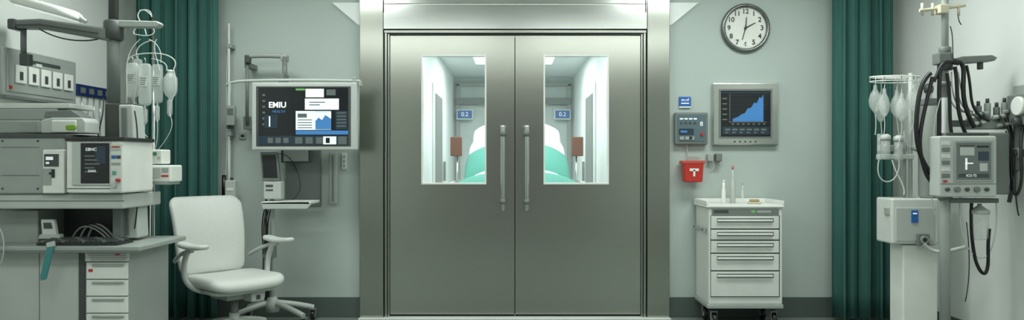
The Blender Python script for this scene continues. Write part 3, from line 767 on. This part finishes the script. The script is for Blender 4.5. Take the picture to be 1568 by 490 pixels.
for pts,r in (([(1425,112),(1412,122),(1404,160),(1402,205),(1408,240),(1422,262),(1434,278)],.013),([(1428,118),(1420,150),(1408,200),(1408,235),(1418,272),(1430,283)],.011),
    ([(1458,96),(1470,92),(1478,102),(1473,135),(1478,170),(1492,195)],.013),([(1462,102),(1466,120),(1464,160),(1472,190),(1480,208)],.011),
    ([(1440,108),(1436,140),(1440,180),(1437,215)],.012),([(1450,112),(1457,150),(1452,185),(1458,208)],.010),([(1480,100),(1487,130),(1484,160),(1500,180),(1515,185)],.008),([(1468,98),(1452,92),(1440,98),(1436,112),(1430,125)],.010)):
    ptube('hose',[(a,b_,q-0.07) for a,b_ in pts],r,blk)
for k in range(4): ptube('white_cable',[(1452+5*k,110,q-.03),(1446+9*k,150,q-.05),(1462+6*k,180,q-.03),(1490+8*k,170+5*k,q)],0.004,offw)
ptube('thin_cable',[(1455,40,q-.03),(1462,60,q-.04),(1456,85,q-.05),(1462,100,q-.05)],0.003,vdg)
ptube('thin_cable',[(1440,150,q-.08),(1428,190,q-.08),(1432,230,q-.07),(1422,300,q-.05),(1432,330,q-.05)],0.003,offw)
ptube('thin_cable',[(1540,200,q-.08),(1556,240,q-.1),(1552,300,q-.1),(1560,330,q-.08)],0.004,vdg)
for i,(px,py) in enumerate(((1498,170),(1512,166),(1526,172),(1538,165))):
    cyl('connector',W(px,py+14,q-.02),W(px,py-8,q-.02),0.018,lg if i%2 else mg,bevel=0.003); cyl('connector_cap',W(px,py-8,q-.02),W(px,py-15,q-.02),0.010,dg)
for i,(px,py) in enumerate(((1505,176),(1530,180),(1545,172),(1500,190),(1536,193))):
    cyl('side_fitting',W(px-10,py,q-.06),W(px+8,py-3,q-.06),0.012,offw if i%2 else lg,bevel=0.002); cyl('side_fitting_ring',W(px-2,py,q-.06),W(px+1,py-1,q-.06),0.017,dg)
fbox('manifold',1488,1548,180,198,q-0.03,0.07,lg,0.008); fbox('manifold_arm',1450,1490,184,194,q,0.04,mg,0.004)
ptube('grey_hose',[(1545,190,q),(1552,215,q),(1548,240,q),(1552,280,q),(1545,310,q)],0.012,dg)
ptube('grey_hose_2',[(1540,180,q-.05),(1550,200,q-.08),(1546,250,q-.1),(1550,292,q-.08)],0.009,blk)
ptube('lower_loop',[(1488,305,q),(1486,340,q),(1490,385,q),(1496,408,q),(1508,425,q),(1515,405,q),(1512,375,q),(1515,350,q)],0.010,blk)
ptube('lower_line',[(1470,300,q),(1468,340,q),(1478,380,q),(1500,400,q),(1520,390,q),(1528,340,q),(1525,305,q)],0.004,tubeM)
ptube('lower_line_2',[(1480,340,q),(1487,400,q),(1484,435,q),(1478,462,q)],0.003,vdg)
fbox('under_bracket',1455,1530,304,311,q-0.04,0.10,mg,0.005); lathe('suction_jar',W(1500,344,q),[(0.03,-0.09),(0.045,-0.08),(0.05,0.06),(0.052,0.065),(0.04,0.075)],clear); lathe('jar_lid',W(1500,344,q),[(0.054,0.065),(0.054,0.085),(0.03,0.10),(0.012,0.115),(0.012,0.125)],offw)
end()
begin('wall_suction_regulator',(XR,-1.58,1.4))
box('plate',2.985,XR,-1.72,-1.40,1.16,1.66,lg,0.005)
box('body',2.92,2.985,-1.68,-1.44,1.42,1.60,mg,0.01)
lathe('gauge',(2.915,-1.56,1.53),[(0.05,-0.015),(0.055,-0.01),(0.055,0.01),(0.05,0.015)],whiteB,28,'X')
lathe('knob',(2.90,-1.56,1.44),[(0.02,-0.02),(0.025,0.0),(0.025,0.02)],dg,20,'X')
for k in range(3):
    cyl('outlet',(2.94,-1.66+0.10*k,1.26),(2.985,-1.66+0.10*k,1.26),0.022,dg); cyl('outlet_ring',(2.96,-1.66+0.10*k,1.26),(2.985,-1.66+0.10*k,1.26),0.032,offw)
tube('hose',[Vector((2.94,-1.56,1.42)),Vector((2.90,-1.58,1.3)),Vector((2.93,-1.60,1.1)),Vector((2.90,-1.52,0.95)),Vector((2.94,-1.48,1.15)),Vector((2.95,-1.46,1.26))],0.009,vdg)
end()
begin('vital_signs_monitor',tuple(W(1485,255,4.45)))
v=4.42
fbox('case',1438,1527,208,302,v,0.11,offw,0.012); fbox('case_rear',1448,1547,203,298,v+0.06,0.13,mg,0.012)
fbox('screen_bezel',1461,1522,214,279,v-0.006,0.01,lg,0.004); fbox('screen',1465,1518,218,275,v-0.009,0.006,scrG,0.002)
mark('window',1470,1492,222,238,v-0.009,offw,0.0015); mark('window_bar',1470,1492,222,225,v-0.009,dg,0.003); mark('trace',1496,1514,223,226,v-0.009,scr,0.002); mark('big_digit',1478,1481,242,260,v-0.009,scrW,0.002); mark('big_digit',1478,1490,249,251,v-0.009,scrW,0.002)
mark('window',1498,1514,232,246,v-0.009,scrD,0.002); mark('window',1500,1512,250,262,v-0.009,offw,0.002); mark('status',1468,1514,266,272,v-0.009,dg,0.002); text('status_text','ICU 72',1487,269,v-0.012,4,scrW)
for i in range(6): mark('side_key',1442,1454,216+10*i,222+10*i,v,mg if i%2 else white,0.006)
mark('side_red',1444,1450,276,279,v,red,0.006)
for i in range(5): cyl('knob',W(1450+15*i,290,v)+Vector((0,-0.018,0)),W(1450+15*i,290,v),0.016 if i%2 else 0.011,mg if i%2 else dg,n=20,bevel=0.003)
fbox('handle',1452,1515,203,207,v+0.02,0.03,dg,0.004)
mark('base_line',1440,1525,281,282,v,mg)
fbox('pole_clamp',1442,1454,240,262,v+0.11,0.05,dg)
end()
g=5.0
begin('suction_unit',tuple(W(1400,340,g)))
fbox('case',1366,1438,304,374,g,0.22,white,0.012); fbox('front_recess',1372,1432,318,370,g-0.004,0.01,offw,0.006)
fbox('blue_label',1396,1406,322,341,g-0.01,0.01,blue,0.002); mark('label_line',1398,1404,326,328,g-0.01,scrW)
fbox('port',1406,1424,358,376,g-0.03,0.04,mg,0.006); cyl('port_ring',W(1415,367,g-0.03)+Vector((0,-0.012,0)),W(1415,367,g-0.03),0.026,lg); cyl('port_hole',W(1415,367,g-0.03)+Vector((0,-0.014,0)),W(1415,367,g-0.03),0.014,vdg)
fbox('pedestal',1383,1436,375,520,g+0.03,0.18,whiteB,0.008); box('pedestal_foot',X(1378,g),X(1440,g),Yd(g)-0.02,Yd(g)+0.25,0,0.06,lg,0.01)
fbox('side_knob',1360,1367,318,330,g+0.03,0.06,lg,0.006)
ptube('drain_hose',[(1415,374,g-.04),(1430,392,g-.04),(1450,385,g-.08),(1480,378,g-.2)],0.012,offw)
end()
begin('oxygen_humidifier_rack',tuple(W(1392,220,5.07)))
r_=5.07; cxr=W(1370,118,r_)
cyl('mast',W(1394,112,r_),W(1394,302.5,r_),0.013,offw)
cyl('mast_b',W(1385,200,r_),W(1385,302.5,r_),0.010,lg)
ring=[cxr+Vector((0.16*math.cos(a),0.09*math.sin(a),0)) for a in [2*math.pi*i/28 for i in range(29)]]
tube('basket_ring',ring,0.004,whiteB,smooth=False); ring2=[p+Vector((0,0,-0.03)) for p in ring]; tube('basket_ring_lower',ring2,0.003,whiteB,smooth=False)
for i in range(0,28,4): cyl('basket_wire',ring[i],ring2[i],0.002,whiteB,n=8)
cyl('ring_arm',cxr+Vector((-0.15,0,0)),cxr+Vector((0.16,0,0)),0.005,whiteB)
for i in range(7):
    a=2*math.pi*i/7+0.3; p=cxr+Vector((0.125*math.cos(a),0.07*math.sin(a),0)); L=0.05+0.03*(i%3)
    tube('hanger',[p,p+Vector((0.008,0,-L*0.5)),p+Vector((0,0,-L))],0.003,steelB)
    sc=0.85+0.15*(i%2)
    lathe('flask',p+Vector((0,0,-L)),[(0.010,0),(0.012,-0.03),(0.030*sc,-0.06),(0.040*sc,-0.10),(0.036*sc,-0.14),(0.018,-0.17),(0.006,-0.185)],clear,24)
    tube('line',[p+Vector((0,0,-L-0.185)),p+Vector((0.01,0,-L-0.26)),p+Vector((0.03-0.01*i,0,-L-0.33))],0.003,tubeM)
lathe('o2_cylinder',W(1422,303,r_),[(0.05,0),(0.062,0.02),(0.062,0.54),(0.045,0.62),(0.02,0.66),(0.02,0.70)],lg)
lathe('valve',W(1422,303,r_),[(0.025,0.69),(0.03,0.71),(0.03,0.73),(0.012,0.75)],dg)
for px,py in ((1356,212),(1376,214)):
    lathe('humidifier_cap',W(px,py,r_-.03),[(0.03,-0.012),(0.034,0),(0.03,0.02),(0.012,0.03)],offw); lathe('humidifier_jar',W(px,py,r_-.03),[(0.022,-0.14),(0.028,-0.13),(0.028,-0.012)],clear)
fbox('gauge_block',1348,1390,222,232,r_,0.05,lg,0.006)
fbox('tray',1350,1400,236,244,r_-0.03,0.08,offw,0.005)
cyl('flowmeter',W(1346,205,r_-.02),W(1346,245,r_-.02),0.012,clear); 
ptube('line_loop',[(1346,245,r_-.05),(1340,270,r_-.05),(1362,290,r_-.05),(1380,262,r_-.05),(1376,240,r_-.05)],0.004,tubeM)
ptube('line_loop2',[(1366,245,r_-.05),(1372,270,r_-.05),(1388,285,r_-.05),(1384,298,r_-.05)],0.004,whiteB)
ptube('bracket',[(1404,230,r_-.05),(1394,226,r_)],0.01,mg,smooth=False)
end()

# ------------------------------------------------------------------ lights
def area(name,loc,sx,sy,e,c=(0.93,1,0.97),rot=(0,0,0)):
    l=bpy.data.lights.new(name,'AREA'); l.shape='RECTANGLE'; l.size=sx; l.size_y=sy; l.energy=e; l.color=c
    o=bpy.data.objects.new(name,l); S.collection.objects.link(o); o.location=loc; o.rotation_euler=rot; return o
for i,(x,y,e,sx) in enumerate(((-1.7,-1.5,29,0.6),(1.7,-1.5,36,0.6),(-1.45,-4.2,25,1.3),(1.45,-4.2,27,1.3),(0,-5.9,18,2.6))):
    begin('ceiling_light_panel',(x,y,CZ)); box('diffuser',x-sx,x+sx,y-0.3,y+0.3,CZ-0.02,CZ-0.001,lampM); box('trim',x-sx-.03,x+sx+.03,y-0.33,y+0.33,CZ-0.012,CZ-0.0005,white); end()
    area('ceiling_light',(x,y,CZ-0.03),sx*2,0.6,e)
area('door_downlight',(DX,-0.55,CZ-0.02),1.8,0.3,12)  # added lamp without a fixture, brightens the top of the doors
for y,e in ((1.2,30),(3.6,50)):
    begin('corridor_light_panel',(DX,y,2.49)); box('diffuser',DX-0.5,DX+0.5,y-0.6,y+0.6,2.485,2.499,mat('corridor_lamp',(240,246,242),0.5,emit=1.3)); end()
    area('corridor_light',(DX,y,2.47),1.0,1.2,e,(0.94,1,0.99))
w=bpy.data.worlds.new('world'); S.world=w; w.use_nodes=True
bg=w.node_tree.nodes['Background']; bg.inputs[0].default_value=(0.78,0.86,0.81,1); bg.inputs[1].default_value=0.20

# ------------------------------------------------------------------ camera
cam=bpy.data.cameras.new('camera'); co=bpy.data.objects.new('camera',cam); S.collection.objects.link(co)
co.location=(0,-6,H); co.rotation_euler=(math.pi/2,0,0); cam.sensor_width=36; cam.lens=36*F/1568.0; S.camera=co
S.view_settings.view_transform='Standard'
